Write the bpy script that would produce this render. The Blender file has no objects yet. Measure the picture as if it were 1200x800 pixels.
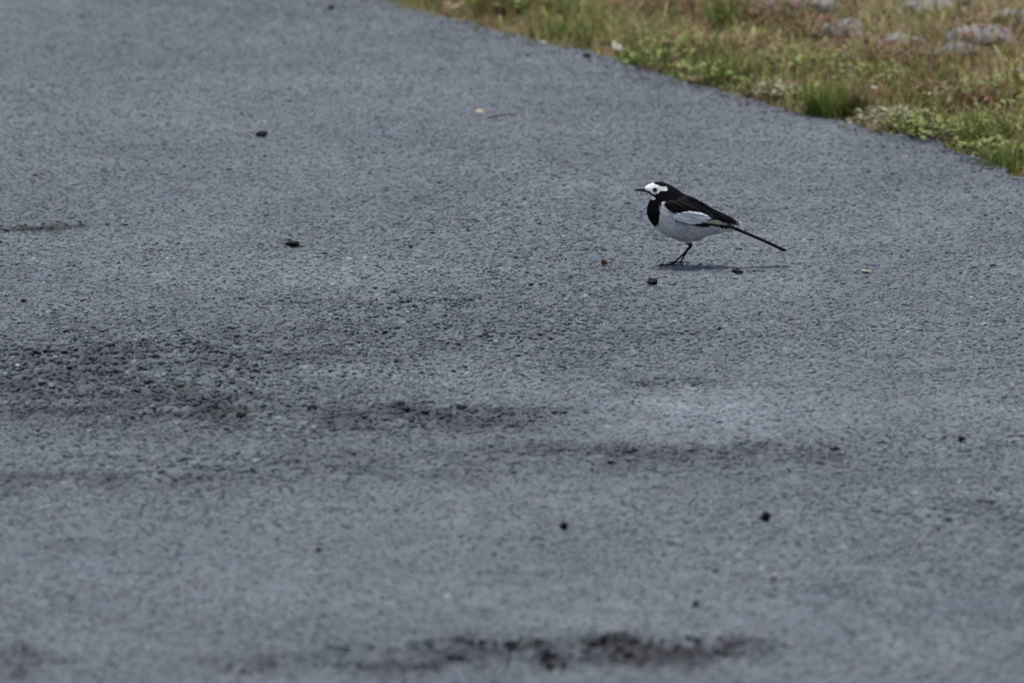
import bpy, bmesh, math, random
import numpy as np
from mathutils import Vector, Matrix
from mathutils.bvhtree import BVHTree

scene = bpy.context.scene
R = math.radians
random.seed(11)
rng = np.random.default_rng(11)

# ------------------------------------------------------------------ camera
F_PX = 10000.0                       # 300 mm on 36 mm, photograph 1200 px wide
PITCH = R(8.504)
CAM_H = 10.0 * math.sin(R(8.0))
cam_d = bpy.data.cameras.new('camera')
cam = bpy.data.objects.new('camera', cam_d)
scene.collection.objects.link(cam)
cam.location = (0, 0, CAM_H)
cam.rotation_euler = (math.pi / 2 - PITCH, 0, 0)
cam_d.sensor_width = 36.0
cam_d.sensor_fit = 'HORIZONTAL'
cam_d.lens = 300.0
cam_d.clip_start = 0.1
cam_d.clip_end = 2000.0
cam_d.dof.use_dof = True
cam_d.dof.focus_distance = 9.78
cam_d.dof.aperture_fstop = 11.0
scene.camera = cam

# ------------------------------------------------------------------ sky + sun
SUN_TO = Vector((-0.13, 0.20, 1.0)).normalized()       # towards the sun: high, behind and left
world = bpy.data.worlds.new('World')
scene.world = world
world.use_nodes = True
wn = world.node_tree.nodes
wl = world.node_tree.links
wn.clear()
sky = wn.new('ShaderNodeTexSky')
sky.sky_type = 'NISHITA'
sky.sun_disc = False
sky.sun_elevation = math.asin(SUN_TO.z)
sky.sun_rotation = math.atan2(SUN_TO.x, SUN_TO.y)
sky.air_density = 1.0
sky.dust_density = 5.0
sky.ozone_density = 1.5
bg = wn.new('ShaderNodeBackground')
bg.inputs['Strength'].default_value = 0.09
wo = wn.new('ShaderNodeOutputWorld')
wl.new(sky.outputs[0], bg.inputs['Color'])
wl.new(bg.outputs[0], wo.inputs['Surface'])

sun_d = bpy.data.lights.new('sun', 'SUN')
sun_d.energy = 1.7
sun_d.angle = R(12)
sun_d.color = (1.0, 0.96, 0.90)
sun = bpy.data.objects.new('sun', sun_d)
scene.collection.objects.link(sun)
sun.rotation_euler = SUN_TO.to_track_quat('Z', 'Y').to_euler()
sun.location = (0, 10, 8)

vs = scene.view_settings
vs.view_transform = 'Standard'
vs.look = 'None'
vs.exposure = 0.92
vs.gamma = 1.0
vs.use_curve_mapping = False

# ------------------------------------------------------------------ helpers
def link(o, parent=None):
    scene.collection.objects.link(o)
    if parent is not None:
        o.parent = parent
    return o

def tag(o, label=None, cat=None, group=None, kind=None):
    if label: o['label'] = label
    if cat: o['category'] = cat
    if group: o['group'] = group
    if kind: o['kind'] = kind
    return o

def ground_pt(u, v):
    """point of the level ground that the photograph shows at pixel (u, v)"""
    a = math.atan((v - 400.0) / F_PX) + PITCH
    y = CAM_H / math.tan(a)
    depth = y * math.cos(PITCH) + CAM_H * math.sin(PITCH)
    return ((u - 600.0) / F_PX * depth, y)

def mesh_np(name, verts, faces, mat=None, cols=None, smooth=True):
    """verts (n,3), faces (m,k) all with k corners"""
    verts = np.asarray(verts, np.float32); faces = np.asarray(faces, np.int32)
    me = bpy.data.meshes.new(name)
    n, (m, k) = len(verts), faces.shape
    me.vertices.add(n); me.vertices.foreach_set('co', verts.ravel())
    me.loops.add(m * k); me.loops.foreach_set('vertex_index', faces.ravel())
    me.polygons.add(m)
    me.polygons.foreach_set('loop_start', np.arange(0, m * k, k, dtype=np.int32))
    me.polygons.foreach_set('loop_total', np.full(m, k, np.int32))
    me.update(calc_edges=True)
    if cols is not None:
        cols = np.asarray(cols, np.float32)
        at = me.color_attributes.new('tint', 'FLOAT_COLOR', 'POINT')
        c4 = np.ones((n, 4), np.float32); c4[:, :3] = cols
        at.data.foreach_set('color', c4.ravel())
    if smooth:
        me.polygons.foreach_set('use_smooth', np.ones(m, bool))
    if mat: me.materials.append(mat)
    return me

def hash2(ix, iy, seed):
    h = (ix.astype(np.int64) * 374761393 + iy.astype(np.int64) * 668265263 + seed * 982451653) & 0xFFFFFFFF
    h = ((h ^ (h >> 13)) * 1274126177) & 0xFFFFFFFF
    h = ((h ^ (h >> 16)) * 2246822519) & 0xFFFFFFFF
    h = h ^ (h >> 15)
    return ((h & 0xFFFFFF) / float(0x1000000)).astype(np.float32)

def vnoise(x, y, seed):
    ix = np.floor(x); iy = np.floor(y)
    fx = (x - ix).astype(np.float32); fy = (y - iy).astype(np.float32)
    ix = ix.astype(np.int64); iy = iy.astype(np.int64)
    sx = fx * fx * (3 - 2 * fx); sy = fy * fy * (3 - 2 * fy)
    a = hash2(ix, iy, seed); b = hash2(ix + 1, iy, seed)
    c = hash2(ix, iy + 1, seed); d = hash2(ix + 1, iy + 1, seed)
    return (a * (1 - sx) + b * sx) * (1 - sy) + (c * (1 - sx) + d * sx) * sy

def fbm(x, y, seed, octv=3):
    s = 0; a = 0.5; t = 0
    for o in range(octv):
        s = s + a * vnoise(x * 2 ** o + 17.3 * o, y * 2 ** o - 9.1 * o, seed + o); t += a; a *= 0.5
    return s / t

def worley(x, y, seed):
    ix = np.floor(x).astype(np.int64); iy = np.floor(y).astype(np.int64)
    f1 = np.full(x.shape, 9.0, np.float32); f2 = f1.copy(); hid = np.zeros(x.shape, np.float32)
    for dx in (-1, 0, 1):
        for dy in (-1, 0, 1):
            jx = hash2(ix + dx, iy + dy, seed); jy = hash2(ix + dx, iy + dy, seed + 5)
            d = np.hypot(ix + dx + jx - x, iy + dy + jy - y).astype(np.float32)
            nh = hash2(ix + dx, iy + dy, seed + 9)
            closer = d < f1
            f2 = np.where(closer, f1, np.minimum(f2, d))
            hid = np.where(closer, nh, hid)
            f1 = np.where(closer, d, f1)
    return f1, f2, hid

def sstep(a, b, x):
    t = np.clip((x - a) / (b - a), 0, 1)
    return t * t * (3 - 2 * t)

# ------------------------------------------------------------------ materials
def new_mat(name, rough=0.8, spec=0.3):
    m = bpy.data.materials.new(name); m.use_nodes = True
    nt = m.node_tree; b = nt.nodes['Principled BSDF']
    b.inputs['Roughness'].default_value = rough
    b.inputs['Specular IOR Level'].default_value = spec
    return m, nt, b

def nd(nt, typ, **kw):
    n = nt.nodes.new(typ)
    for k, v in kw.items():
        if k in n.inputs: n.inputs[k].default_value = v
        else: setattr(n, k, v)
    return n

def ramp(nt, fac, stops):
    r = nt.nodes.new('ShaderNodeValToRGB')
    e = r.color_ramp.elements
    while len(e) < len(stops): e.new(0.5)
    for el, (p, c) in zip(e, stops):
        el.position = p; el.color = (*c, 1) if len(c) == 3 else c
    nt.links.new(fac, r.inputs['Fac'])
    return r.outputs['Color']

def mixc(nt, a, b, fac, mode='MIX'):
    m = nt.nodes.new('ShaderNodeMix'); m.data_type = 'RGBA'; m.blend_type = mode
    for sock, v in ((m.inputs[6], a), (m.inputs[7], b), (m.inputs[0], fac)):
        if isinstance(v, bpy.types.NodeSocket): nt.links.new(v, sock)
        elif isinstance(v, (int, float)): sock.default_value = v
        else: sock.default_value = (*v, 1)
    return m.outputs[2]

def mat_asphalt(stones=False):
    """binder sheet, or the aggregate stones that stand out of it; 'wear' is the map of painted pit shade, ravelling and polish laid over both"""
    m, nt, b = new_mat('asphalt_aggregate' if stones else 'asphalt_binder', 0.8, 0.35)
    L = nt.links
    co = nd(nt, 'ShaderNodeNewGeometry').outputs['Position']
    if stones:
        rnd = nd(nt, 'ShaderNodeObjectInfo').outputs['Random']
        wn2 = nd(nt, 'ShaderNodeTexWhiteNoise'); wn2.noise_dimensions = '1D'; L.new(rnd, wn2.inputs['W'])
        hue_f = wn2.outputs['Value']
        wear_shade = nd(nt, 'ShaderNodeAttribute'); wear_shade.attribute_type = 'INSTANCER'; wear_shade.attribute_name = 'wear_shade'
        c = ramp(nt, rnd, [(0.0, (0.070, 0.077, 0.087)), (0.35, (0.108, 0.117, 0.131)), (0.75, (0.135, 0.146, 0.162)),
                           (0.97, (0.175, 0.186, 0.200)), (1.0, (0.27, 0.27, 0.26))])
    else:
        v = nd(nt, 'ShaderNodeTexVoronoi', Scale=260.0); L.new(co, v.inputs['Vector'])
        sep = nd(nt, 'ShaderNodeSeparateColor'); L.new(v.outputs['Color'], sep.inputs[0])
        hue_f = sep.outputs[1]
        wear_shade = nd(nt, 'ShaderNodeAttribute'); wear_shade.attribute_type = 'GEOMETRY'; wear_shade.attribute_name = 'wear_shade'
        c = ramp(nt, sep.outputs[0], [(0.0, (0.058, 0.064, 0.074)), (0.5, (0.092, 0.100, 0.113)), (1.0, (0.128, 0.138, 0.152))])
    hue = ramp(nt, hue_f, [(0.0, (1.05, 0.98, 1.04)), (0.5, (1, 1, 1)), (1.0, (0.95, 1.03, 1.0))])
    c = mixc(nt, c, hue, 1.0, 'MULTIPLY')
    c = mixc(nt, c, (0.755, 0.845, 0.880), 1.0, 'MULTIPLY')       # bluish basalt
    n2 = nd(nt, 'ShaderNodeTexNoise', Scale=3.2, Detail=5.0, Roughness=0.55); L.new(co, n2.inputs['Vector'])
    dust = ramp(nt, n2.outputs['Fac'], [(0.32, (0.86, 0.87, 0.90)), (0.50, (1.0, 1.0, 1.0)), (0.68, (1.14, 1.14, 1.13))])
    c = mixc(nt, c, dust, 1.0, 'MULTIPLY')
    n4 = nd(nt, 'ShaderNodeTexNoise', Scale=26.0, Detail=4.0, Roughness=0.6); L.new(co, n4.inputs['Vector'])
    blot = ramp(nt, n4.outputs['Fac'], [(0.32, (0.76, 0.77, 0.79)), (0.5, (1, 1, 1)), (0.68, (1.18, 1.18, 1.17))])
    c = mixc(nt, c, blot, 1.0, 'MULTIPLY')
    n5 = nd(nt, 'ShaderNodeTexNoise', Scale=9.0, Detail=4.0, Roughness=0.6); L.new(co, n5.inputs['Vector'])
    c = mixc(nt, c, ramp(nt, n5.outputs['Color'], [(0.34, (0.93, 0.92, 0.945)), (0.5, (1, 1, 1)), (0.66, (1.05, 1.08, 1.055))]), 1.0, 'MULTIPLY')
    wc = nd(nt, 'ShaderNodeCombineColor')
    pw = nd(nt, 'ShaderNodeMath', operation='POWER'); L.new(wear_shade.outputs['Fac'], pw.inputs[0]); pw.inputs[1].default_value = 0.93
    for k in range(2): L.new(wear_shade.outputs['Fac'], wc.inputs[k])
    L.new(pw.outputs[0], wc.inputs[2])                            # keeps painted shade and ravelled bands bluish
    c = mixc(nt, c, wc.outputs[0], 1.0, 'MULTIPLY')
    L.new(c, b.inputs['Base Color'])
    n3 = nd(nt, 'ShaderNodeTexNoise', Scale=600.0, Detail=3.0, Roughness=0.65); L.new(co, n3.inputs['Vector'])
    bump = nd(nt, 'ShaderNodeBump', Strength=0.5, Distance=0.0010); L.new(n3.outputs['Fac'], bump.inputs['Height'])
    L.new(bump.outputs[0], b.inputs['Normal'])
    r2 = ramp(nt, n4.outputs['Fac'], [(0.3, (0.62,) * 3), (0.7, (0.85,) * 3)])
    L.new(r2, b.inputs['Roughness'])
    return m

def mat_soil():
    m, nt, b = new_mat('dry_soil', 0.95, 0.1)
    L = nt.links
    co = nd(nt, 'ShaderNodeTexCoord').outputs['Object']
    n = nd(nt, 'ShaderNodeTexNoise', Scale=14.0, Detail=6.0, Roughness=0.65); L.new(co, n.inputs['Vector'])
    c = ramp(nt, n.outputs['Fac'], [(0.28, (0.06, 0.042, 0.028)), (0.45, (0.13, 0.092, 0.058)),
                                    (0.58, (0.13, 0.105, 0.065)), (0.72, (0.17, 0.15, 0.115))])
    n2 = nd(nt, 'ShaderNodeTexNoise', Scale=160.0, Detail=4.0); L.new(co, n2.inputs['Vector'])
    f = ramp(nt, n2.outputs['Fac'], [(0.3, (0.65,) * 3), (0.7, (1.25,) * 3)])
    L.new(mixc(nt, c, f, 1.0, 'MULTIPLY'), b.inputs['Base Color'])
    bp = nd(nt, 'ShaderNodeBump', Strength=0.8, Distance=0.006); L.new(n2.outputs['Fac'], bp.inputs['Height'])
    L.new(bp.outputs[0], b.inputs['Normal'])
    return m

def mat_tint(name, rough=0.75, spec=0.25, nscale=250.0, lo=0.8, hi=1.2, transl=0.0, bump=0.0, stretch=None, sheen=0.0):
    """colour from the mesh's own 'tint' attribute, broken up by a fine grain"""
    m, nt, b = new_mat(name, rough, spec)
    L = nt.links
    a = nd(nt, 'ShaderNodeVertexColor', layer_name='tint')
    co = nd(nt, 'ShaderNodeTexCoord').outputs['Object']
    if stretch:
        mp = nd(nt, 'ShaderNodeMapping'); mp.inputs['Scale'].default_value = stretch
        mp.inputs['Rotation'].default_value = (0, R(-28), 0)
        L.new(co, mp.inputs['Vector']); co = mp.outputs[0]
    n = nd(nt, 'ShaderNodeTexNoise', Scale=nscale, Detail=4.0, Roughness=0.6); L.new(co, n.inputs['Vector'])
    g = ramp(nt, n.outputs['Fac'], [(0.3, (lo,) * 3), (0.7, (hi,) * 3)])
    c = mixc(nt, a.outputs['Color'], g, 1.0, 'MULTIPLY')
    L.new(c, b.inputs['Base Color'])
    if sheen: b.inputs['Sheen Weight'].default_value = sheen
    if bump:
        bp = nd(nt, 'ShaderNodeBump', Strength=0.7, Distance=bump); L.new(n.outputs['Fac'], bp.inputs['Height'])
        L.new(bp.outputs[0], b.inputs['Normal'])
    if transl:
        t = nd(nt, 'ShaderNodeBsdfTranslucent'); L.new(c, t.inputs['Color'])
        mx = nd(nt, 'ShaderNodeMixShader'); mx.inputs[0].default_value = transl
        L.new(b.outputs[0], mx.inputs[1]); L.new(t.outputs[0], mx.inputs[2])
        L.new(mx.outputs[0], nt.nodes['Material Output'].inputs['Surface'])
    return m

def mat_grainy(name, c0, c1, scale=300.0, rough=0.85, spec=0.3, bump=0.0008):
    m, nt, b = new_mat(name, rough, spec)
    L = nt.links
    co = nd(nt, 'ShaderNodeTexCoord').outputs['Object']
    n = nd(nt, 'ShaderNodeTexNoise', Scale=scale, Detail=5.0, Roughness=0.65); L.new(co, n.inputs['Vector'])
    L.new(ramp(nt, n.outputs['Fac'], [(0.33, c0), (0.67, c1)]), b.inputs['Base Color'])
    bp = nd(nt, 'ShaderNodeBump', Strength=0.8, Distance=bump); L.new(n.outputs['Fac'], bp.inputs['Height'])
    L.new(bp.outputs[0], b.inputs['Normal'])
    return m

M = {
    'asphalt': mat_asphalt(),
    'aggregate': mat_asphalt(True),
    'soil': mat_soil(),
    'grass': mat_tint('grass_blade', 0.65, 0.3, 120.0, 0.8, 1.2, transl=0.25),
    'leaf': mat_tint('dry_leaf', 0.7, 0.3, 180.0, 0.7, 1.25, transl=0.2),
    'plumage': mat_tint('plumage', 0.9, 0.06, 420.0, 0.74, 1.22, bump=0.0007, stretch=(0.35, 1.0, 1.3)),
    'feather': mat_tint('feather_vane', 0.75, 0.12, 500.0, 0.75, 1.18, bump=0.0003, stretch=(0.3, 1, 1.5)),
    'horn': mat_tint('bill_horn', 0.35, 0.45, 300.0, 0.9, 1.1),
    'eye': mat_grainy('eye_dark', (0.003, 0.0025, 0.002), (0.006, 0.005, 0.004), 200.0, 0.08, 0.25, 0.0),
    'crumb': mat_grainy('bitumen_crumb', (0.006, 0.006, 0.007), (0.018, 0.018, 0.020), 350.0, 0.85, 0.12),
    'pale': mat_grainy('pale_chip', (0.26, 0.23, 0.21), (0.42, 0.37, 0.34), 300.0),
    'stone': mat_grainy('grey_stone', (0.12, 0.123, 0.125), (0.235, 0.235, 0.235), 60.0, 0.9, 0.2, 0.002),
    'twig': mat_grainy('dry_twig', (0.06, 0.042, 0.028), (0.13, 0.10, 0.07), 300.0),
}

# ------------------------------------------------------------------ the road: worn asphalt with real relief
EDGE_PX = [(455, 0), (520, 18), (580, 33), (640, 46), (720, 66), (800, 92), (890, 118), (1000, 141), (1100, 166), (1150, 181), (1200, 203)]
ep = np.array([ground_pt(*p) for p in EDGE_PX])
ep = ep[np.argsort(ep[:, 1])]                            # from near right to far left
near = ep[0] + (ep[0] - ep[3]) / np.linalg.norm(ep[0] - ep[3]) * np.linspace(14, 0.3, 16)[:, None] * np.array([[0.9, 1.0]])
far = ep[-1] + (ep[-1] - ep[-4]) / np.linalg.norm(ep[-1] - ep[-4]) * np.linspace(0.3, 40, 24)[:, None]
EDGE = np.vstack([near, ep, far])

def edge_x(y):
    """x of the asphalt's right-hand border at distance y, with a crumbled outline"""
    e = np.interp(y, EDGE[:, 1], EDGE[:, 0])
    return e + (fbm(np.asarray(y, float) * 9.0, np.zeros_like(np.asarray(y, float)), 71, 3) - 0.5) * 0.05 \
             + (vnoise(np.asarray(y, float) * 60.0, np.zeros_like(np.asarray(y, float)), 75) - 0.5) * 0.014

# where the surface is ravelled (positive) or smoothly worn (negative): centre px, half-size px, weight
PATCH = [((110, 440), (220, 46), 1.45), ((360, 490), (170, 24), 0.9), ((330, 400), (160, 24), 0.5), ((560, 488), (130, 16), 1.2), ((600, 400), (180, 22), 0.35),
         ((300, 548), (260, 18), 0.8), ((700, 530), (200, 16), 0.7), ((930, 525), (140, 14), 0.6), ((800, 448), (90, 6), 0.9),
         ((830, 485), (105, 24), -1.6), ((200, 650), (180, 32), -0.7), ((620, 690), (200, 30), -0.45), ((1000, 720), (200, 40), -0.4),
         ((1000, 460), (200, 30), -0.4), ((1080, 590), (160, 20), 0.45), ((480, 355), (170, 6), 0.5), ((1050, 395), (160, 10), 0.25),
         ((680, 756), (210, 17), 1.5), ((380, 772), (160, 10), 0.8), ((20, 765), (60, 12), 0.6)]
# open pits and cracks: centre px, half-size px, depth in mm
PITS = [((500, 754), (14, 4), 9), ((505, 777), (10, 6), 11), ((530, 772), (9, 4), 8), ((645, 773), (15, 4), 9), ((590, 750), (40, 3), 5),
        ((738, 768), (13, 5), 8), ((700, 760), (8, 3), 7), ((800, 748), (45, 5), 6), ((840, 755), (14, 6), 7), ((690, 745), (30, 3), 5),
        ((400, 776), (22, 3), 7), ((300, 778), (40, 3), 5), ((430, 757), (30, 3), 5), ((560, 752), (20, 4), 5), ((620, 757), (22, 4), 5),
        ((20, 760), (25, 4), 5), ((30, 783), (14, 5), 5), ((890, 742), (30, 3), 4),
        ((85, 630), (18, 3), 4), ((100, 564), (30, 2), 5), ((190, 562), (22, 2), 5), ((20, 565), (18, 3), 4),
        ((470, 480), (14, 3), 4), ((545, 484), (14, 3), 4), ((600, 490), (30, 2), 4),
        ((40, 262), (50, 2.2), 6), ((100, 259), (36, 1.6), 4), ((8, 266), (18, 2), 5),
        ((760, 529), (60, 2), 4), ((850, 530), (30, 2), 4), ((890, 516), (20, 2), 4), ((40, 425), (50, 3), 3), ((130, 440), (60, 3), 3)]

def blob(x, y, pc, hs):
    cx, cy = ground_pt(*pc)
    x0, _ = ground_pt(pc[0] - hs[0], pc[1]); _, y1 = ground_pt(pc[0], pc[1] - hs[1]); _, y0 = ground_pt(pc[0], pc[1] + hs[1])
    sx = abs(cx - x0); sy = (y1 - y0) / 2
    return np.exp(-(((x - cx) / sx) ** 2 + ((y - cy) / sy) ** 2))

def roughness(x, y):
    r_ = 0.24 + 0.8 * (fbm(x * 2.6, y * 1.5, 3, 3) - 0.47) - 0.12 * sstep(9.9, 10.8, y)
    for pc, hs, w in PATCH:
        r_ = r_ + 0.8 * w * blob(x, y, pc, hs)
    return np.clip(r_, 0.04, 1.6)

# shade of pits and cracks painted in, darker ravelled bands, and polished pale patches; centre px, half-size px, factor
SHADE_AND_WEAR = [((665, 757), (180, 13), 0.44), ((505, 755), (18, 5), 0.25), ((506, 777), (14, 6), 0.25), ((530, 772), (13, 5), 0.3), ((645, 774), (24, 5), 0.3), ((740, 768), (18, 7), 0.3), ((700, 748), (60, 5), 0.45), ((820, 750), (60, 8), 0.42), ((590, 752), (60, 5), 0.5),
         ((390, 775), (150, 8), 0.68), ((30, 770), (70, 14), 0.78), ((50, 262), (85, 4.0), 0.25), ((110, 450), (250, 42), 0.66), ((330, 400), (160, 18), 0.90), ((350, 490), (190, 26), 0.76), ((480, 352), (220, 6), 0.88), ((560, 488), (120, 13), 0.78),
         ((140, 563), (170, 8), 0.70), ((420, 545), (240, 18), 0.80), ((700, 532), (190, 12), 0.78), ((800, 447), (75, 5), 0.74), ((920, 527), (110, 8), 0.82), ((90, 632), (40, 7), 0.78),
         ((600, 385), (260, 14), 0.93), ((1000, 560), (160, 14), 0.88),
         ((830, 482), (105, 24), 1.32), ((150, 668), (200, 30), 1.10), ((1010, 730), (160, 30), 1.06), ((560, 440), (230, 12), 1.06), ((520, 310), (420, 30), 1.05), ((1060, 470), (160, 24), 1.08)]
def wear_shade_map(x, y):
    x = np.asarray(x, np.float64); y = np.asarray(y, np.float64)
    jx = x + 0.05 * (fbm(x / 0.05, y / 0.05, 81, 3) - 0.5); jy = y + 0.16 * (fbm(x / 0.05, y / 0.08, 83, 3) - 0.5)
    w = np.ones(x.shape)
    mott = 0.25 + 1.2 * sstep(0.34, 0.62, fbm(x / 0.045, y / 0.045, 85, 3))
    for pc, hs, k in SHADE_AND_WEAR:
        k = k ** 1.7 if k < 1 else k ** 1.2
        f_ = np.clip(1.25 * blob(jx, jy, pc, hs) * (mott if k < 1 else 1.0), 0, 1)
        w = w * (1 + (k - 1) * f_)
    # long broken darker spots where the surface is rough; broad uneven ageing
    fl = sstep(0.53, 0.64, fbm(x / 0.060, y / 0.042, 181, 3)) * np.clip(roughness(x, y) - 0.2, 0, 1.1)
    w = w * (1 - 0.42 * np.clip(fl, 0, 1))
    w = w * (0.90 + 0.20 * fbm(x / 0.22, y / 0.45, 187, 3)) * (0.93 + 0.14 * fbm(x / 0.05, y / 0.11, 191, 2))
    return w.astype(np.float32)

def road_h(x, y):
    x = np.asarray(x, np.float64); y = np.asarray(y, np.float64)
    rough = roughness(x, y)
    h = 0.004 * (fbm(x * 1.3, y * 1.3, 21, 2) - 0.5) + 0.0022 * (fbm(x * 9, y * 9, 25, 3) - 0.5)
    h = h + (0.0004 + 0.0012 * rough) * (fbm(x / 0.012, y / 0.012, 41, 2) - 0.5) * 2
    # the wearing course flakes off in thin plates: low broken steps
    amp = np.clip(rough - 0.12, 0, 1.3)
    for sx, sy, k, sd, am in ((0.075, 0.060, 7.0, 53, 0.0046), (0.034, 0.026, 3.2, 57, 0.0024)):
        t = fbm(x / sx, y / sy, sd, 3) * k
        fl = np.floor(t); fr = t - fl
        h = h + am * amp * (fl + sstep(0.0, 0.16, fr) - t) * (0.4 + 1.2 * vnoise(x / 0.11, y / 0.13, sd + 3))
    brk = 0.45 + 1.0 * sstep(0.36, 0.6, fbm(x / 0.022, y / 0.03, 61, 2))
    for pc, hs, d in PITS:
        d = d if pc[1] > 700 else d * 0.55
        bl = blob(x + 0.02 * (vnoise(x / 0.02, y / 0.02, 63) - 0.5), y + 0.06 * (vnoise(x / 0.02, y / 0.03, 64) - 0.5), pc, hs)
        h = h - d * 0.0019 * sstep(0.22, 0.45, bl) * brk
    return (h - 0.0030).astype(np.float32)

def graded(lo, hi, step, out, nout):
    """even spacing between lo and hi, then widening towards the far limits"""
    core = np.arange(lo, hi, step)
    g = np.geomspace(step, abs(out[0] - lo), nout); g2 = np.geomspace(step, abs(out[1] - hi), nout)
    return np.concatenate([(lo - g)[::-1], core, hi + g2])

ys = np.concatenate([(7.05 - np.geomspace(0.006, 10.0, 90))[::-1], np.arange(7.05, 13.4, 0.0062), 13.4 + np.geomspace(0.006, 47.0, 90)])
xs_off = graded(-0.90, 0.72, 0.0036, (-3.2, 1.6), 60)      # around the camera's line of sight
# rows follow the road: every row ends on the crumbled right-hand border
ny = len(ys)
lefts = np.interp(ys, EDGE[:, 1], EDGE[:, 0]) - 5.2
rx = edge_x(ys)
cols_x = xs_off
X = np.repeat(cols_x[None, :], ny, 0)
X = np.where(X > rx[:, None], rx[:, None], X)
# left of the detailed strip the sheet runs out to the other border
drift = np.clip((-0.9 - cols_x) / (3.2 - 0.9), 0, 1)[None, :]
X = X * (1 - drift) + (np.minimum(lefts, -3.2))[:, None] * drift
Y = np.repeat(ys[:, None], X.shape[1], 1)
H = road_h(X, Y)
fade = np.clip(1 - np.maximum(np.maximum(7.05 - Y, Y - 13.2), np.maximum(-0.86 - X, X - 1.3)) / 0.5, 0.15, 1)
H = H * fade
nx = X.shape[1]
idx = np.arange(ny * nx).reshape(ny, nx)
quads = np.stack([idx[:-1, :-1], idx[:-1, 1:], idx[1:, 1:], idx[1:, :-1]], -1).reshape(-1, 4)
flatX = X.ravel()
wid = np.abs(flatX[quads[:, 1]] - flatX[quads[:, 0]]) + np.abs(flatX[quads[:, 2]] - flatX[quads[:, 3]])
quads = quads[wid > 1e-6]
V = np.stack([X.ravel(), Y.ravel(), H.ravel()], 1)
used = np.zeros(len(V), bool); used[quads.ravel()] = True
remap = np.cumsum(used) - 1
road = link(bpy.data.objects.new('road', mesh_np('road', V[used], remap[quads], M['asphalt'])))
tag(road, 'worn blue-grey asphalt road', None, None, 'structure')
wa = road.data.attributes.new('wear_shade', 'FLOAT', 'POINT'); wa.data.foreach_set('value', wear_shade_map(V[used][:, 0], V[used][:, 1]))
del V, quads, X, Y, H, flatX, wid, used, remap, idx

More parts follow.
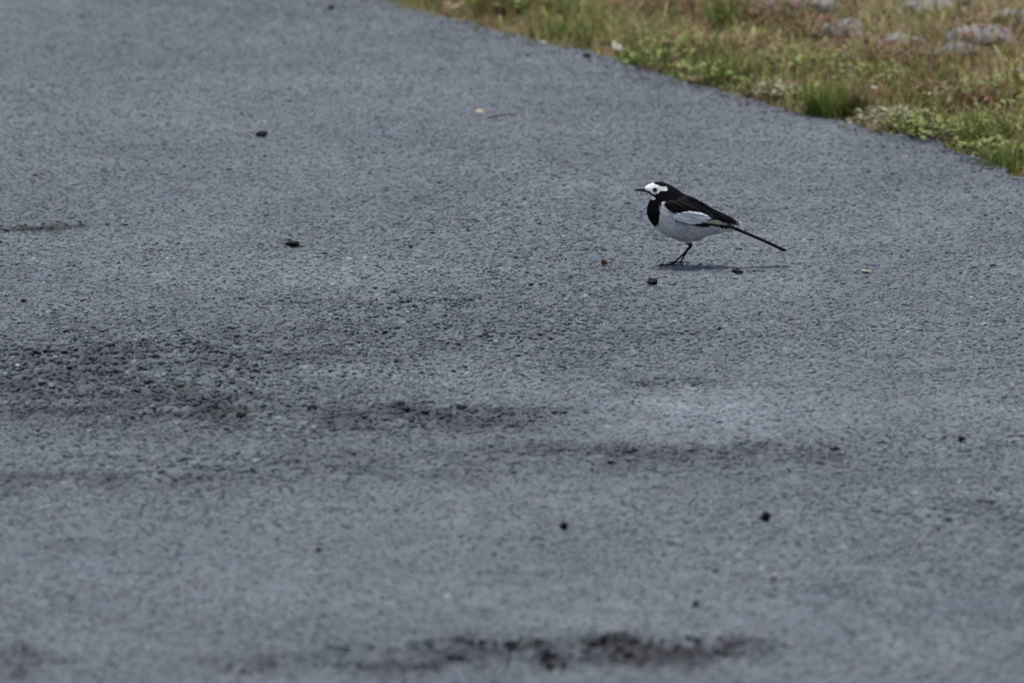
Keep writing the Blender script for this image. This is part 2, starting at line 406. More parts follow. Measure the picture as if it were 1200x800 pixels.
# the stones of the wearing course: far too many to pick apart, strewn as one part of the road
def build_aggregate():
    n = 560000
    y = rng.uniform(6.9, 13.7, n); x = rng.uniform(-1.05, 1.55, n)
    k = (x < edge_x(y) - 0.002) & (np.abs(x) < 0.068 * y + 0.25)
    x, y = x[k], y[k]
    rough = roughness(x, y)
    k = rng.random(len(x)) < np.clip(0.62 + 0.30 * rough, 0, 1)
    x, y, rough = x[k], y[k], rough[k]
    n = len(x)
    size = rng.uniform(0.0011, 0.0027, n) * (1 + 0.45 * np.clip(rough, 0, 1.3)) * np.where(rng.random(n) < 0.04, 1.5, 1.0)
    hz = 0.0006 + 0.0006 * rng.random(n) + 0.0015 * rough * rng.random(n) + 0.25 * (size - 0.0019)
    z = road_h(x, y) + 0.0002 * rng.normal(size=n)
    me = bpy.data.meshes.new('aggregate')
    me.vertices.add(n); me.vertices.foreach_set('co', np.stack([x, y, z], 1).astype(np.float32).ravel())
    sc = np.stack([size * rng.uniform(0.85, 1.35, n), size * rng.uniform(0.85, 1.2, n), np.clip(hz, 0.0005, 0.0033)], 1).astype(np.float32)
    rt = np.stack([rng.normal(0, 0.22, n), rng.normal(0, 0.22, n), rng.uniform(0, 6.28, n)], 1).astype(np.float32)
    a_ = me.attributes.new('sc', 'FLOAT_VECTOR', 'POINT'); a_.data.foreach_set('vector', sc.ravel())
    a_ = me.attributes.new('rot', 'FLOAT_VECTOR', 'POINT'); a_.data.foreach_set('vector', rt.ravel())
    a_ = me.attributes.new('wear_shade', 'FLOAT', 'POINT'); a_.data.foreach_set('value', wear_shade_map(x, y))
    a_ = me.attributes.new('pick', 'INT', 'POINT'); a_.data.foreach_set('value', rng.integers(0, 5, n).astype(np.int32))
    o = link(bpy.data.objects.new('aggregate', me), road)
    o['kind'] = 'stuff'; o['label'] = 'grey aggregate stones standing out of the asphalt'
    ng = bpy.data.node_groups.new('strewn_aggregate', 'GeometryNodeTree')
    ng.interface.new_socket('Geometry', in_out='INPUT', socket_type='NodeSocketGeometry')
    ng.interface.new_socket('Geometry', in_out='OUTPUT', socket_type='NodeSocketGeometry')
    N, L = ng.nodes, ng.links
    gi_, go_ = N.new('NodeGroupInput'), N.new('NodeGroupOutput')
    join = N.new('GeometryNodeJoinGeometry')
    for q in range(5):
        ic = N.new('GeometryNodeMeshIcoSphere'); ic.inputs['Radius'].default_value = 1.0; ic.inputs['Subdivisions'].default_value = 2 if q < 3 else 1
        sp = N.new('GeometryNodeSetPosition')
        rv_ = N.new('FunctionNodeRandomValue'); rv_.data_type = 'FLOAT_VECTOR'
        rv_.inputs[0].default_value = (-0.22,) * 3; rv_.inputs[1].default_value = (0.22,) * 3; rv_.inputs['Seed'].default_value = q + 3
        L.new(ic.outputs['Mesh'], sp.inputs['Geometry']); L.new(rv_.outputs[0], sp.inputs['Offset'])
        sm_ = N.new('GeometryNodeSetShadeSmooth'); sm_.inputs['Shade Smooth'].default_value = False
        L.new(sp.outputs[0], sm_.inputs[0])
        mt = N.new('GeometryNodeSetMaterial'); mt.inputs['Material'].default_value = M['aggregate']
        L.new(sm_.outputs[0], mt.inputs['Geometry'])
        g2 = N.new('GeometryNodeGeometryToInstance'); L.new(mt.outputs[0], g2.inputs[0])
        L.new(g2.outputs[0], join.inputs[0])
    def named(nm, ty):
        a2 = N.new('GeometryNodeInputNamedAttribute'); a2.data_type = ty; a2.inputs['Name'].default_value = nm
        return a2.outputs['Attribute']
    ip = N.new('GeometryNodeInstanceOnPoints')
    L.new(gi_.outputs[0], ip.inputs['Points']); L.new(join.outputs[0], ip.inputs['Instance'])
    ip.inputs['Pick Instance'].default_value = True
    L.new(named('pick', 'INT'), ip.inputs['Instance Index'])
    L.new(named('sc', 'FLOAT_VECTOR'), ip.inputs['Scale'])
    er = N.new('FunctionNodeEulerToRotation'); L.new(named('rot', 'FLOAT_VECTOR'), er.inputs[0]); L.new(er.outputs[0], ip.inputs['Rotation'])
    L.new(ip.outputs[0], go_.inputs[0])
    md = o.modifiers.new('strewn', 'NODES'); md.node_group = ng
build_aggregate()

def rest(x, y, r=0.004):
    """height of the asphalt under a small thing at x, y"""
    a = np.linspace(-r, r, 5)
    gx, gy = np.meshgrid(x + a, y + a)
    return float(np.percentile(road_h(gx, gy), 85)) + 0.0010

# ------------------------------------------------------------------ ground: soil verge and the land beyond
def verge_h(x, y):
    d = x - edge_x(y)
    base = np.where(d < 0, -0.03, -0.012 + 0.022 * sstep(0.0, 0.10, d) + 0.03 * sstep(0.1, 1.5, d))
    return base + np.where(d > 0, 1, 0.2) * (0.022 * (fbm(x * 7, y * 7, 91, 3) - 0.5) + 0.010 * (fbm(x * 40, y * 40, 95, 2) - 0.5)) * sstep(-0.05, 0.12, d)

gx = graded(-1.2, 2.2, 0.014, (-400, 400), 40)
gy = graded(9.8, 15.5, 0.020, (-400, 600), 40)
GX, GY = np.meshgrid(gx, gy)
GH = verge_h(GX, GY).astype(np.float32)
left_land = GX < (np.interp(GY, EDGE[:, 1], EDGE[:, 0]) - 5.2)
GH = np.where(left_land, np.maximum(GH, 0.0), GH)
gi = np.arange(GX.size).reshape(GX.shape)
gq = np.stack([gi[:-1, :-1], gi[:-1, 1:], gi[1:, 1:], gi[1:, :-1]], -1).reshape(-1, 4)
ground = link(bpy.data.objects.new('ground', mesh_np('ground', np.stack([GX.ravel(), GY.ravel(), GH.ravel()], 1), gq, M['soil'])))
tag(ground, 'brown soil verge beside the asphalt', None, None, 'structure')

# ------------------------------------------------------------------ the bird
# side view traced in millimetres: x to the right of the photograph, z up; bird faces left (-x)
BIRD_XY = ground_pt(800.0, 310.6)
def zm(p):                                    # enlarged-detail coordinates -> millimetres
    return ((p[0] / 5.441 + 720 - 800), (658.0 - p[1]) / 5.441)
def zm2(p):                                   # closer enlargement of the head
    u = 735 + p[0] / 11.94; v = 200 + p[1] / 11.94
    return (u - 800, (658.0 / 5.441 + 190 - v))

RIBS = [((190, 166), (200, 182), 2.2), ((200, 153), (212, 200), 5.2), ((232, 136), (218, 226), 8.0), ((280, 124), (224, 243), 9.6),
        ((330, 134), (214, 266), 11.2), ((378, 160), (206, 304), 14.0), ((428, 196), (216, 352), 17.8), ((478, 228), (246, 398), 20.8),
        ((528, 254), (292, 442), 22.3), ((578, 284), (348, 476), 22.4), ((620, 313), (410, 497), 21.0), ((655, 338), (470, 507), 18.5),
        ((690, 360), (532, 498), 15.0), ((716, 382), (600, 467), 11.0), ((742, 402), (680, 450), 7.5), ((768, 416), (738, 444), 4.5)]

def build_body():
    top = np.array([zm(r[0]) for r in RIBS]); bot = np.array([zm(r[1]) for r in RIBS]); w = np.array([r[2] for r in RIBS])
    t = np.arange(len(RIBS)); tt = np.linspace(0, len(RIBS) - 1, 76)
    def cr(a):                                # Catmull-Rom through the ribs
        a = np.asarray(a, float)
        if a.ndim == 1: a = a[:, None]
        p = np.vstack([2 * a[0] - a[1], a, 2 * a[-1] - a[-2]])
        i = np.clip(np.floor(tt).astype(int), 0, len(RIBS) - 2); f = (tt - i)[:, None]
        p0, p1, p2, p3 = p[i], p[i + 1], p[i + 2], p[i + 3]
        return 0.5 * (2 * p1 + (p2 - p0) * f + (2 * p0 - 5 * p1 + 4 * p2 - p3) * f ** 2 + (3 * p1 - p0 - 3 * p2 + p3) * f ** 3)
    T, B, W = cr(top), cr(bot), cr(w)[:, 0]
    bm = bmesh.new()
    rings = []
    NS = 40
    for i in range(len(tt)):
        mid = (T[i] + B[i]) / 2; half = (T[i] - B[i]) / 2
        ring = []
        for k in range(NS):
            a = 2 * math.pi * k / NS
            ca, sa = math.cos(a), math.sin(a)
            # fuller below than above
            wid = W[i] * (abs(sa) ** 0.92) * math.copysign(1, sa) * (1.0 - 0.10 * ca)
            p = mid + half * (math.copysign(abs(ca) ** 0.96, ca))
            ring.append(bm.verts.new((p[0] / 1000, wid / 1000, p[1] / 1000)))
        rings.append(ring)
    for a, b_ in zip(rings, rings[1:]):
        for k in range(NS):
            bm.faces.new((a[k], a[(k + 1) % NS], b_[(k + 1) % NS], b_[k]))
    bm.faces.new(rings[0][::-1]); bm.faces.new(rings[-1])

    def tube(pts, n=10):                      # closed tapering limb; pts = (x, y, z, r) in mm
        prev = None
        P = [Vector(p[:3]) / 1000 for p in pts]
        for i, p in enumerate(P):
            d = (P[min(i + 1, len(P) - 1)] - P[max(i - 1, 0)]).normalized()
            u = d.orthogonal().normalized(); v_ = d.cross(u)
            if prev is not None:              # keep the rings aligned
                u = (uprev - d * uprev.dot(d)).normalized(); v_ = d.cross(u)
            uprev = u
            ring = [bm.verts.new(p + (u * math.cos(2 * math.pi * k / n) + v_ * math.sin(2 * math.pi * k / n)) * pts[i][3] / 1000) for k in range(n)]
            if prev:
                for k in range(n): bm.faces.new((prev[k], prev[(k + 1) % n], ring[(k + 1) % n], ring[k]))
            else: bm.faces.new(ring[::-1])
            prev = ring
        bm.faces.new(prev)
    # legs: feathered thigh, hock just below the belly, tarsus running down and forward, four toes
    for s, kx, (fx, fz) in ((-1, 0.0, zm((370, 652))), (1, 0.0, zm((420, 652)))):
        hk = zm((487, 538)); th = zm((470, 480))
        y = s * 9.0
        tube([(th[0] - 4, s * 8, th[1] + 3, 7.5), (th[0] + 1, s * 8.5, th[1] - 3, 4.5), (hk[0] - 1.5 + s * 0.6, y, hk[1] + 2.8, 2.2), (hk[0] + s * 0.6, y, hk[1], 1.9),
              ((hk[0] * 0.6 + fx * 0.4), y + s * 0.3, hk[1] * 0.6 + 2.4 * 0.4, 1.25), (fx + 1.2, y + s * 0.6, 3.2, 1.1), (fx, y + s * 0.6, 1.3, 1.25)])
        fy = y + s * 0.6
        # front toes spread, hind toe with its long claw
        toes = [(-20, -1.5, 0.5), (-18, -8.5, 0.4), (-16, 7.0, 0.4)] if s < 0 else [(-15, 1.0, 0.5), (-13, -7.5, 0.4), (-13, 8.0, 0.4)]
        for dx, dy, tz in toes:
            tube([(fx + 0.6, fy, 1.4, 1.0), (fx + dx * 0.35, fy + dy * 0.35, 1.5, 0.8), (fx + dx * 0.7, fy + dy * 0.7, 0.9, 0.7), (fx + dx * 0.9, fy + dy * 0.9, 0.8, 0.5), (fx + dx, fy + dy, 0.2, 0.28)], 8)
        tube([(fx - 0.4, fy, 1.4, 1.0), (fx + 5, fy + s * 1.0, 1.7, 0.75), (fx + 9, fy + s * 1.8, 1.3, 0.6), (fx + 13.5, fy + s * 2.4, 0.3, 0.28)], 8)
    me = bpy.data.meshes.new('body_raw'); bm.to_mesh(me); bm.free()
    ob = bpy.data.objects.new('body_raw', me); scene.collection.objects.link(ob)
    rm = ob.modifiers.new('r', 'REMESH'); rm.mode = 'VOXEL'; rm.voxel_size = 0.00042
    sm = ob.modifiers.new('s', 'SMOOTH'); sm.factor = 0.5; sm.iterations = 3
    dg = bpy.context.evaluated_depsgraph_get()
    out = bpy.data.meshes.new_from_object(ob.evaluated_get(dg))
    bpy.data.objects.remove(ob); bpy.data.meshes.remove(me)
    out.name = 'body'
    return out

def inside(px, pz, poly):
    """vectorised point in polygon"""
    r = np.zeros(px.shape, bool); n = len(poly)
    for i in range(n):
        x0, y0 = poly[i]; x1, y1 = poly[(i + 1) % n]
        if y0 == y1: continue
        c = ((y0 > pz) != (y1 > pz)) & (px < (x1 - x0) * (pz - y0) / (y1 - y0) + x0)
        r ^= c
    return r

BLACK = (0.0055, 0.0055, 0.007); WHITE = (0.72, 0.73, 0.73); FLANK = (0.47, 0.45, 0.435); BELLY = (0.52, 0.50, 0.45)
body_me = build_body()
nv = len(body_me.vertices)
co = np.empty(nv * 3, np.float32); body_me.vertices.foreach_get('co', co); co = co.reshape(-1, 3) * 1000
jx = co[:, 0] + 1.3 * (vnoise(co[:, 0] / 1.1 + co[:, 1], co[:, 2] / 1.1, 5) - 0.5)
jz = co[:, 2] + 1.3 * (vnoise(co[:, 0] / 1.1 - co[:, 1], co[:, 2] / 1.1 + 40, 6) - 0.5)
col = np.empty((nv, 3), np.float32); col[:] = FLANK
lowb = sstep(16, 4, (co[:, 2] - 27) - 0.02 * co[:, 0])[:, None]
col = col * (1 - lowb) + np.array(BELLY) * lowb
vent = sstep(30, 48, co[:, 0])[:, None]
chest = sstep(-2, -26, co[:, 0])[:, None]
col = col * (1 - chest) + np.array((0.64, 0.62, 0.61)) * chest
col = col * (1 - vent) + np.array((0.58, 0.58, 0.56)) * vent
P_BLACK = [zm(p) for p in [(120, 60), (460, 60), (900, 380), (800, 430), (760, 424), (700, 398), (560, 372), (500, 310), (440, 285), (380, 268), (330, 246), (312, 240), (296, 247),
                           (284, 262), (278, 300), (272, 350), (263, 384), (250, 396), (150, 420), (150, 230), (150, 150)]]
P_MASK = [zm2(p) for p in [(180, 235), (240, 215), (290, 170), (330, 150), (368, 172), (400, 184), (470, 210), (545, 214), (562, 248), (548, 270), (474, 264), (444, 284), (424, 306),
                           (368, 318), (334, 302), (300, 272), (262, 270), (200, 268)]]
P_MALAR = [zm2(p) for p in [(262, 300), (300, 308), (332, 332), (372, 350), (398, 374), (366, 394), (326, 392), (280, 352), (255, 320)]]
col[inside(jx, jz, P_BLACK)] = BLACK
col[inside(jx * 0.4 + co[:, 0] * 0.6, jz * 0.4 + co[:, 2] * 0.6, P_MASK)] = WHITE
col[inside(jx * 0.4 + co[:, 0] * 0.6, jz * 0.4 + co[:, 2] * 0.6, P_MALAR)] = WHITE
leg = (co[:, 2] < zm((0, 512))[1]) & (co[:, 0] < 25)
col[leg] = (0.020, 0.018, 0.018)
c4 = np.ones((nv, 4), np.float32); c4[:, :3] = col
at = body_me.color_attributes.new('tint', 'FLOAT_COLOR', 'POINT'); at.data.foreach_set('color', c4.ravel())
body_me.polygons.foreach_set('use_smooth', np.ones(len(body_me.polygons), bool))
body_me.materials.append(M['plumage'])

bird = link(bpy.data.objects.new('wagtail', None))
bird.empty_display_size = 0.05
tag(bird, 'small black and white wagtail with long tail standing on the asphalt', 'bird')
bird.location = (BIRD_XY[0], BIRD_XY[1], rest(BIRD_XY[0], BIRD_XY[1], 0.02) + 0.0006)
body = link(bpy.data.objects.new('body', body_me), bird)

bvh = BVHTree.FromPolygons([tuple(c / 1000) for c in co.astype(float)], [tuple(p.vertices) for p in body_me.polygons])
def skin_y(x, z, s):
    """distance of the plumage from the bird's mid-plane at side-view point x, z (mm); None off the body"""
    hit = bvh.ray_cast(Vector((x / 1000, s * 0.1, z / 1000)), Vector((0, -s, 0)))
    if hit[0] is None or hit[0].y * s < 0: return None
    return abs(hit[0].y) * 1000

def feather_mesh(name, base, tip, width, lift, s, c_in, c_edge, bow=0.0, edge_lo=True, edge_hi=True, floor_y=5.0, blunt=0.75, nt_=11, mat='feather', tip_drop=0.0):
    """one flat vane with thickness lying on the body's side; base and tip in mm, lift = how far it stands off"""
    b0 = np.array(base); b1 = np.array(tip); d = b1 - b0; ln = np.linalg.norm(d); d = d / ln; nrm = np.array([-d[1], d[0]])
    SS = [-1, -0.62, 0, 0.62, 1]
    ts = np.linspace(0, 1, nt_)
    mids = []
    for t in ts:
        p = b0 + d * ln * t + nrm * bow * math.sin(math.pi * t)
        y = skin_y(p[0], p[1], s)
        mids.append(floor_y if y is None else max(y, floor_y))
    mids = np.array(mids)
    for _ in range(3):
        mids[1:-1] = (mids[:-2] + 2 * mids[1:-1] + mids[2:]) / 4
    verts, cols = [], []
    for i, t in enumerate(ts):
        wt = width / 2 * (0.55 + 0.45 * min(1, t / 0.25)) * (1 if t < blunt else math.sqrt(max(0.02, 1 - ((t - blunt) / (1 - blunt)) ** 2)))
        for q in SS:
            p = b0 + d * ln * t + nrm * (bow * math.sin(math.pi * t) + q * wt)
            y = skin_y(p[0], p[1], s)
            yy = mids[i] if y is None else max(min(y, mids[i] + 3), mids[i] - 3)
            yy = 0.5 * yy + 0.5 * mids[i] + lift * (1 - 0.35 * abs(q)) - tip_drop * t
            verts.append((p[0] / 1000, s * yy / 1000, p[1] / 1000))
            edge = (q == -1 and edge_lo) or (q == 1 and edge_hi) or (t == 1 and (edge_lo or edge_hi))
            cols.append(c_edge if edge else c_in)
    n = len(verts); th = 0.35 / 1000
    verts = np.array(verts); back = verts.copy(); back[:, 1] -= s * th
    allv = np.vstack([verts, back]); ac = np.vstack([cols, cols])
    f = []
    m = len(SS)
    for i in range(nt_ - 1):
        for k in range(m - 1):
            a, b_, c_, e = i * m + k, i * m + k + 1, (i + 1) * m + k + 1, (i + 1) * m + k
            q1 = (a, b_, c_, e) if s < 0 else (a, e, c_, b_)
            f.append(q1); f.append(tuple(n + z for z in q1[::-1]))
    rim = [k for k in range(m)] + [i * m + m - 1 for i in range(1, nt_)] + [(nt_ - 1) * m + k for k in range(m - 2, -1, -1)] + [i * m for i in range(nt_ - 2, 0, -1)]
    for a, b_ in zip(rim, rim[1:] + rim[:1]):
        f.append((a, n + a, n + b_, b_) if s < 0 else (a, b_, n + b_, n + a))
    return mesh_np(name, allv, np.array(f), M[mat], ac)

DARKF = (0.009, 0.0085, 0.0095); BROWNF = (0.030, 0.027, 0.025); EDGEW = (0.50, 0.50, 0.48); BUFF = (0.34, 0.30, 0.235); GREYE = (0.055, 0.052, 0.052)
def build_wing(s):
    # the shoulder itself, one broad shell, carries every feather of the wing
    wing = link(bpy.data.objects.new('wing', feather_mesh('wing', zm((330, 262)), zm((560, 345)), 13.0, 0.7, s, DARKF, DARKF, 1.5, False, False, blunt=0.6)), bird)
    def f(name, a, b_, w, lift, ci, ce, **kw):
        return link(bpy.data.objects.new(name, feather_mesh(name, zm(a), zm(b_), w, lift, s, ci, ce, **kw)), wing)
    # flight feathers, folded, the dark bar under the white coverts
    f('primary_feather', (410, 362), (768, 420), 5.0, 0.5, DARKF, BROWNF)
    f('primary_feather', (440, 358), (752, 412), 5.0, 0.9, DARKF, BROWNF)
    f('primary_feather', (470, 356), (735, 408), 5.0, 1.3, DARKF, BROWNF)
    f('secondary_feather', (384, 356), (610, 396), 5.0, 1.9, DARKF, DARKF)
    f('secondary_feather', (470, 350), (725, 398), 5.0, 1.6, BUFF, EDGEW, edge_hi=False)
    f('secondary_feather', (480, 342), (690, 380), 5.0, 1.9, BUFF, BUFF)
    f('secondary_feather', (480, 335), (668, 366), 4.6, 2.1, DARKF, BUFF)
    # white greater and median coverts
    for i, (a, b_, w) in enumerate([((386, 346), (520, 378), 5.0), ((392, 338), (556, 374), 5.4), ((400, 330), (585, 364), 5.4), ((415, 322), (612, 350), 5.4), ((440, 314), (600, 338), 5.0),
                                    ((372, 338), (452, 362), 5.2), ((380, 328), (488, 352), 5.4), ((396, 318), (520, 336), 5.2), ((425, 310), (548, 324), 5.0), ((452, 304), (572, 326), 4.6)]):
        c = (0.56, 0.56, 0.55) if i % 3 else (0.74, 0.74, 0.72)
        f('covert_feather', a, b_, w, 2.6 + 0.2 * i, c, (0.76, 0.76, 0.74), blunt=0.6)
    # black lesser coverts over their roots
    for i, (a, b_, w) in enumerate([((318, 250), (392, 306), 6.5), ((325, 246), (430, 306), 6.5), ((340, 242), (470, 302), 6.5), ((365, 240), (505, 300), 6.5), ((395, 240), (540, 304), 6.5),
                                    ((322, 246), (388, 282), 6.0), ((350, 240), (440, 280), 6.0)]):
        f('covert_feather', a, b_, w, 3.6 + 0.25 * i, BLACK, GREYE if i in (0, 1, 5) else (0.03, 0.028, 0.03), blunt=0.55, edge_hi=False)
    # scapulars and the three long tertials with pale rims
    f('tertial_feather', (470, 285), (722, 388), 6.4, 2.6, DARKF, EDGEW, edge_hi=False, bow=0.6)
    f('tertial_feather', (480, 275), (765, 398), 6.0, 3.1, DARKF, EDGEW, edge_hi=False, bow=0.9)
    f('tertial_feather', (490, 265), (798, 402), 5.4, 3.6, DARKF, BUFF, edge_hi=False, bow=1.2)
    f('scapular_feather', (400, 228), (600, 318), 9.0, 3.6, BLACK, BLACK, blunt=0.5)
    f('scapular_feather', (430, 220), (650, 334), 8.0, 3.2, BLACK, BLACK, blunt=0.5)
    return wing
build_wing(-1); build_wing(1)

def build_tail():
    a = np.array(zm((715, 404))); b_ = np.array(zm((1098, 570)))
    d = (b_ - a); ln = np.linalg.norm(d); d /= ln; up = np.array([-d[1], d[0]])
    if up[1] < 0: up = -up
    def strip(name, y0, y1, length, wid, z, c_in, c_out, side, droop=0.0):
        n = 14; vv, cc = [], []
        for i in range(n):
            t = i / (n - 1)
            p = a + d * length * t + up * (z + 0.8 * math.sin(math.pi * t))
            w = wid / 2 * (0.6 + 0.4 * min(1, t / 0.4)) * (1 if t < 0.94 else math.sqrt(max(0.05, 1 - ((t - 0.94) / 0.06) ** 2)))
            yc = y0 + (y1 - y0) * t
            for q in (-1, 0, 1):
                vv.append((p[0] / 1000, (yc + q * w) / 1000, (p[1] - 0.15 * abs(q) - droop * max(0, q * side)) / 1000))
                cc.append(c_out if q == side else c_in)
        m = len(vv); th = 0.35e-3
        vv = np.array(vv); bk = vv.copy(); bk[:, 2] -= th
        f = []
        for i in range(n - 1):
            for k in range(2):
                q1 = (i * 3 + k, i * 3 + k + 1, (i + 1) * 3 + k + 1, (i + 1) * 3 + k)
                f.append(q1[::-1]); f.append(tuple(m + z_ for z_ in q1))
        rim = [0, 1, 2] + [i * 3 + 2 for i in range(1, n)] + [(n - 1) * 3 + 1] + [i * 3 for i in range(n - 1, 0, -1)]
        for p_, q_ in zip(rim, rim[1:] + rim[:1]):
            f.append((p_, q_, m + q_, m + p_))
        return mesh_np(name, np.vstack([vv, bk]), np.array(f), M['feather'], np.vstack([cc, cc]))
    tail = link(bpy.data.objects.new('tail', strip('tail', 0, 0, ln * 0.30, 9.0, 1.5, BLACK, BLACK, 2)), bird)   # upper tail coverts
    for i in range(6):
        for s in (-1, 1):
            c = (DARKF, DARKF) if i < 3 else ((DARKF, BROWNF) if i == 3 else ((0.40, 0.39, 0.36), (0.46, 0.45, 0.42)))
            link(bpy.data.objects.new('tail_feather', strip('tail_feather', s * (0.8 + 0.6 * i), s * (1.2 + 1.2 * i), ln * (1 - 0.012 * i), 6.4, 1.4 - 0.62 * i, c[0], c[1], s, 0.13 * i)), tail)
build_tail()

def build_plumage():
    """short contour feathers laid over the body, each with the colour of the place it grows from"""
    n = 15000
    npoly = len(body_me.polygons)
    ctr = np.empty(npoly * 3, np.float32); body_me.polygons.foreach_get('center', ctr); ctr = ctr.reshape(-1, 3)
    nor = np.empty(npoly * 3, np.float32); body_me.polygons.foreach_get('normal', nor); nor = nor.reshape(-1, 3)
    v0 = np.empty(npoly, np.int32)
    ls = np.empty(npoly, np.int32); body_me.polygons.foreach_get('loop_start', ls)
    lv = np.empty(len(body_me.loops), np.int32); body_me.loops.foreach_get('vertex_index', lv); v0 = lv[ls]
    ok = np.where(ctr[:, 2] * 1000 > zm((0, 500))[1])[0]
    pk = rng.choice(ok, n, replace=False)
    p, nn, cc = ctr[pk], nor[pk], col[v0[pk]]
    ex, ez = zm((256, 170))
    keep = (np.hypot(p[:, 0] * 1000 - ex, p[:, 2] * 1000 - ez) > 3.9) & ~((p[:, 0] * 1000 < -15) & (p[:, 2] * 1000 > 75))
    p, nn, cc = p[keep], nn[keep], cc[keep]; n = len(p)
    head = sstep(-22, -36, p[:, 0] * 1000) * sstep(60, 72, p[:, 2] * 1000)
    flow = np.stack([np.ones(n), rng.normal(0, 0.12, n), -0.42 + rng.normal(0, 0.15, n)], 1)
    d = flow - nn * (flow * nn).sum(1, keepdims=True); d /= np.linalg.norm(d, axis=1, keepdims=True) + 1e-9
    sd = np.cross(nn, d)
    ln = (0.0042 * (1 - head) + 0.0010 * head)[:, None] * rng.uniform(0.7, 1.25, (n, 1)); wd = ln * 0.22
    lift = ln * rng.uniform(0.04, 0.13, (n, 1))
    V_ = np.stack([p - sd * wd * 0.6 - nn * 1e-4, p + sd * wd * 0.6 - nn * 1e-4, p + d * ln * 0.6 + sd * wd + nn * lift, p + d * ln * 0.6 - sd * wd + nn * lift, p + d * ln + nn * lift * 0.9], 1)
    base = np.arange(n)[:, None, None] * 5
    F_ = (base + np.array([[0, 1, 2], [0, 2, 3], [3, 2, 4]])[None]).reshape(-1, 3)
    C_ = np.repeat((cc * rng.uniform(0.78, 1.18, (n, 1)))[:, None, :], 5, 1)
    link(bpy.data.objects.new('contour_feathers', mesh_np('contour_feathers', V_.reshape(-1, 3), F_, M['plumage'], C_.reshape(-1, 3))), body)
build_plumage()

def build_bill():
    bx, bz = zm((194, 172)); tx, tz = zm((122, 171))
    vv, ff, cc = [], [], []
    n = 10; K = 10
    for i in range(n):
        t = i / (n - 1)
        x = bx + 3.0 + (tx - bx - 3.0) * t; z = bz - 0.6 * t + 0.9 * t * t - 0.6
        hgt = 2.9 * (1 - t) ** 0.75 + 0.35; wdt = 2.0 * (1 - t) ** 0.8 + 0.25
        for k in range(K):
            an = 2 * math.pi * k / K
            vv.append((x / 1000, wdt * math.sin(an) / 1000, (z + hgt * math.cos(an)) / 1000))
            cc.append((0.018, 0.018, 0.020) if math.cos(an) > -0.2 or t > 0.5 else (0.05, 0.05, 0.052))
    for i in range(n - 1):
        for k in range(K):
            ff.append((i * K + k, i * K + (k + 1) % K, (i + 1) * K + (k + 1) % K, (i + 1) * K + k))
    vv.append((tx / 1000 - 0.0004, 0, (bz + 0.0 - 0.4) / 1000)); cc.append((0.012,) * 3)
    me = mesh_np('bill', vv, ff, M['horn'], cc)
    link(bpy.data.objects.new('bill', me), bird)
build_bill()

for s in (-1, 1):
    ex, ez = zm((256, 170))
    bm = bmesh.new(); bmesh.ops.create_uvsphere(bm, u_segments=20, v_segments=12, radius=0.0027)
    for f in bm.faces: f.smooth = True
    me = bpy.data.meshes.new('eye'); bm.to_mesh(me); bm.free(); me.materials.append(M['eye'])
    e = link(bpy.data.objects.new('eye', me), bird)
    e.location = (ex / 1000, s * ((skin_y(ex, ez, s) or 8) - 0.5) / 1000, ez / 1000)

# ------------------------------------------------------------------ loose crumbs, chips and leaves on the road
def lump(name, size, mat, seed, jag=0.35, sub=2, flat=1.0):
    r_ = random.Random(seed)
    bm = bmesh.new(); bmesh.ops.create_icosphere(bm, subdivisions=sub, radius=0.5)
    cuts = []
    for _ in range(7):
        n = Vector((r_.uniform(-1, 1), r_.uniform(-1, 1), r_.uniform(-0.5, 1))).normalized(); cuts.append((n, r_.uniform(0.28, 0.44)))
    for v in bm.verts:
        for n, d in cuts:
            k = v.co.dot(n) - d
            if k > 0: v.co -= n * k
        v.co *= 1 + r_.uniform(-jag, jag) * 0.35
        v.co = Vector((v.co.x * size[0], v.co.y * size[1], v.co.z * size[2] * flat))
    me = bpy.data.meshes.new(name); bm.to_mesh(me); bm.free(); me.materials.append(mat)
    return me

def on_road(me, name, u, v, lift=0.0, rz=0.0, rx_=0.0):
    x, y = ground_pt(u, v)
    o = link(bpy.data.objects.new(name, me))
    low = min(vv.co.z for vv in me.vertices)
    o.location = (x, y, rest(x, y) - low * 0.8 + lift)
    o.rotation_euler = (rx_, 0, rz)
    return o

MMP = 0.001
CRUMBS = [  # px, py, width, height in mm, label
    (307, 158, 14, 9, 'dark lump of bitumen alone in the upper left of the road'),
    (342, 287, 16, 6, 'flat black crumb of asphalt on the road left of centre'),
    (765, 333, 12, 8, 'dark crumb just in front of the bird, below its breast'),
    (864, 319, 11, 7, 'dark crumb on the road beneath the bird tail'),
    (283, 491, 9, 7, 'black crumb on rough asphalt, left one of a near pair'),
    (365, 481, 10, 7, 'black crumb on rough asphalt, right one of a near pair'),
    (470, 481, 10, 4, 'dark broken crumb at the left end of the ravelled patch'),
    (541, 482, 10, 5, 'dark broken crumb in the middle of the ravelled patch'),
    (661, 618, 9, 8, 'small black crumb alone in the lower middle of the road'),
    (898, 608, 9, 11, 'upright pointed black chip in the lower right of the road'),
    (388, 10, 9, 8, 'blurred dark crumb far away near the top edge'),
    (688, 66, 11, 6, 'blurred dark crumb on the road by the grass border'),
    (1127, 516, 8, 5, 'tiny dark crumb on the asphalt at the right'),
    (27, 352, 7, 4, 'tiny dark crumb near the left edge of the road'),
    (815, 706, 7, 5, 'tiny dark crumb in front of the worn pits at the bottom'),
    (481, 290, 5, 3, 'tiny flat crumb between the flat crumb and the bird'),
    (374, 643, 6, 4, 'tiny dark crumb on the smooth asphalt at lower left'),
    (716, 545, 7, 4, 'small dark crumb near the middle of the long ravelled band'),
]
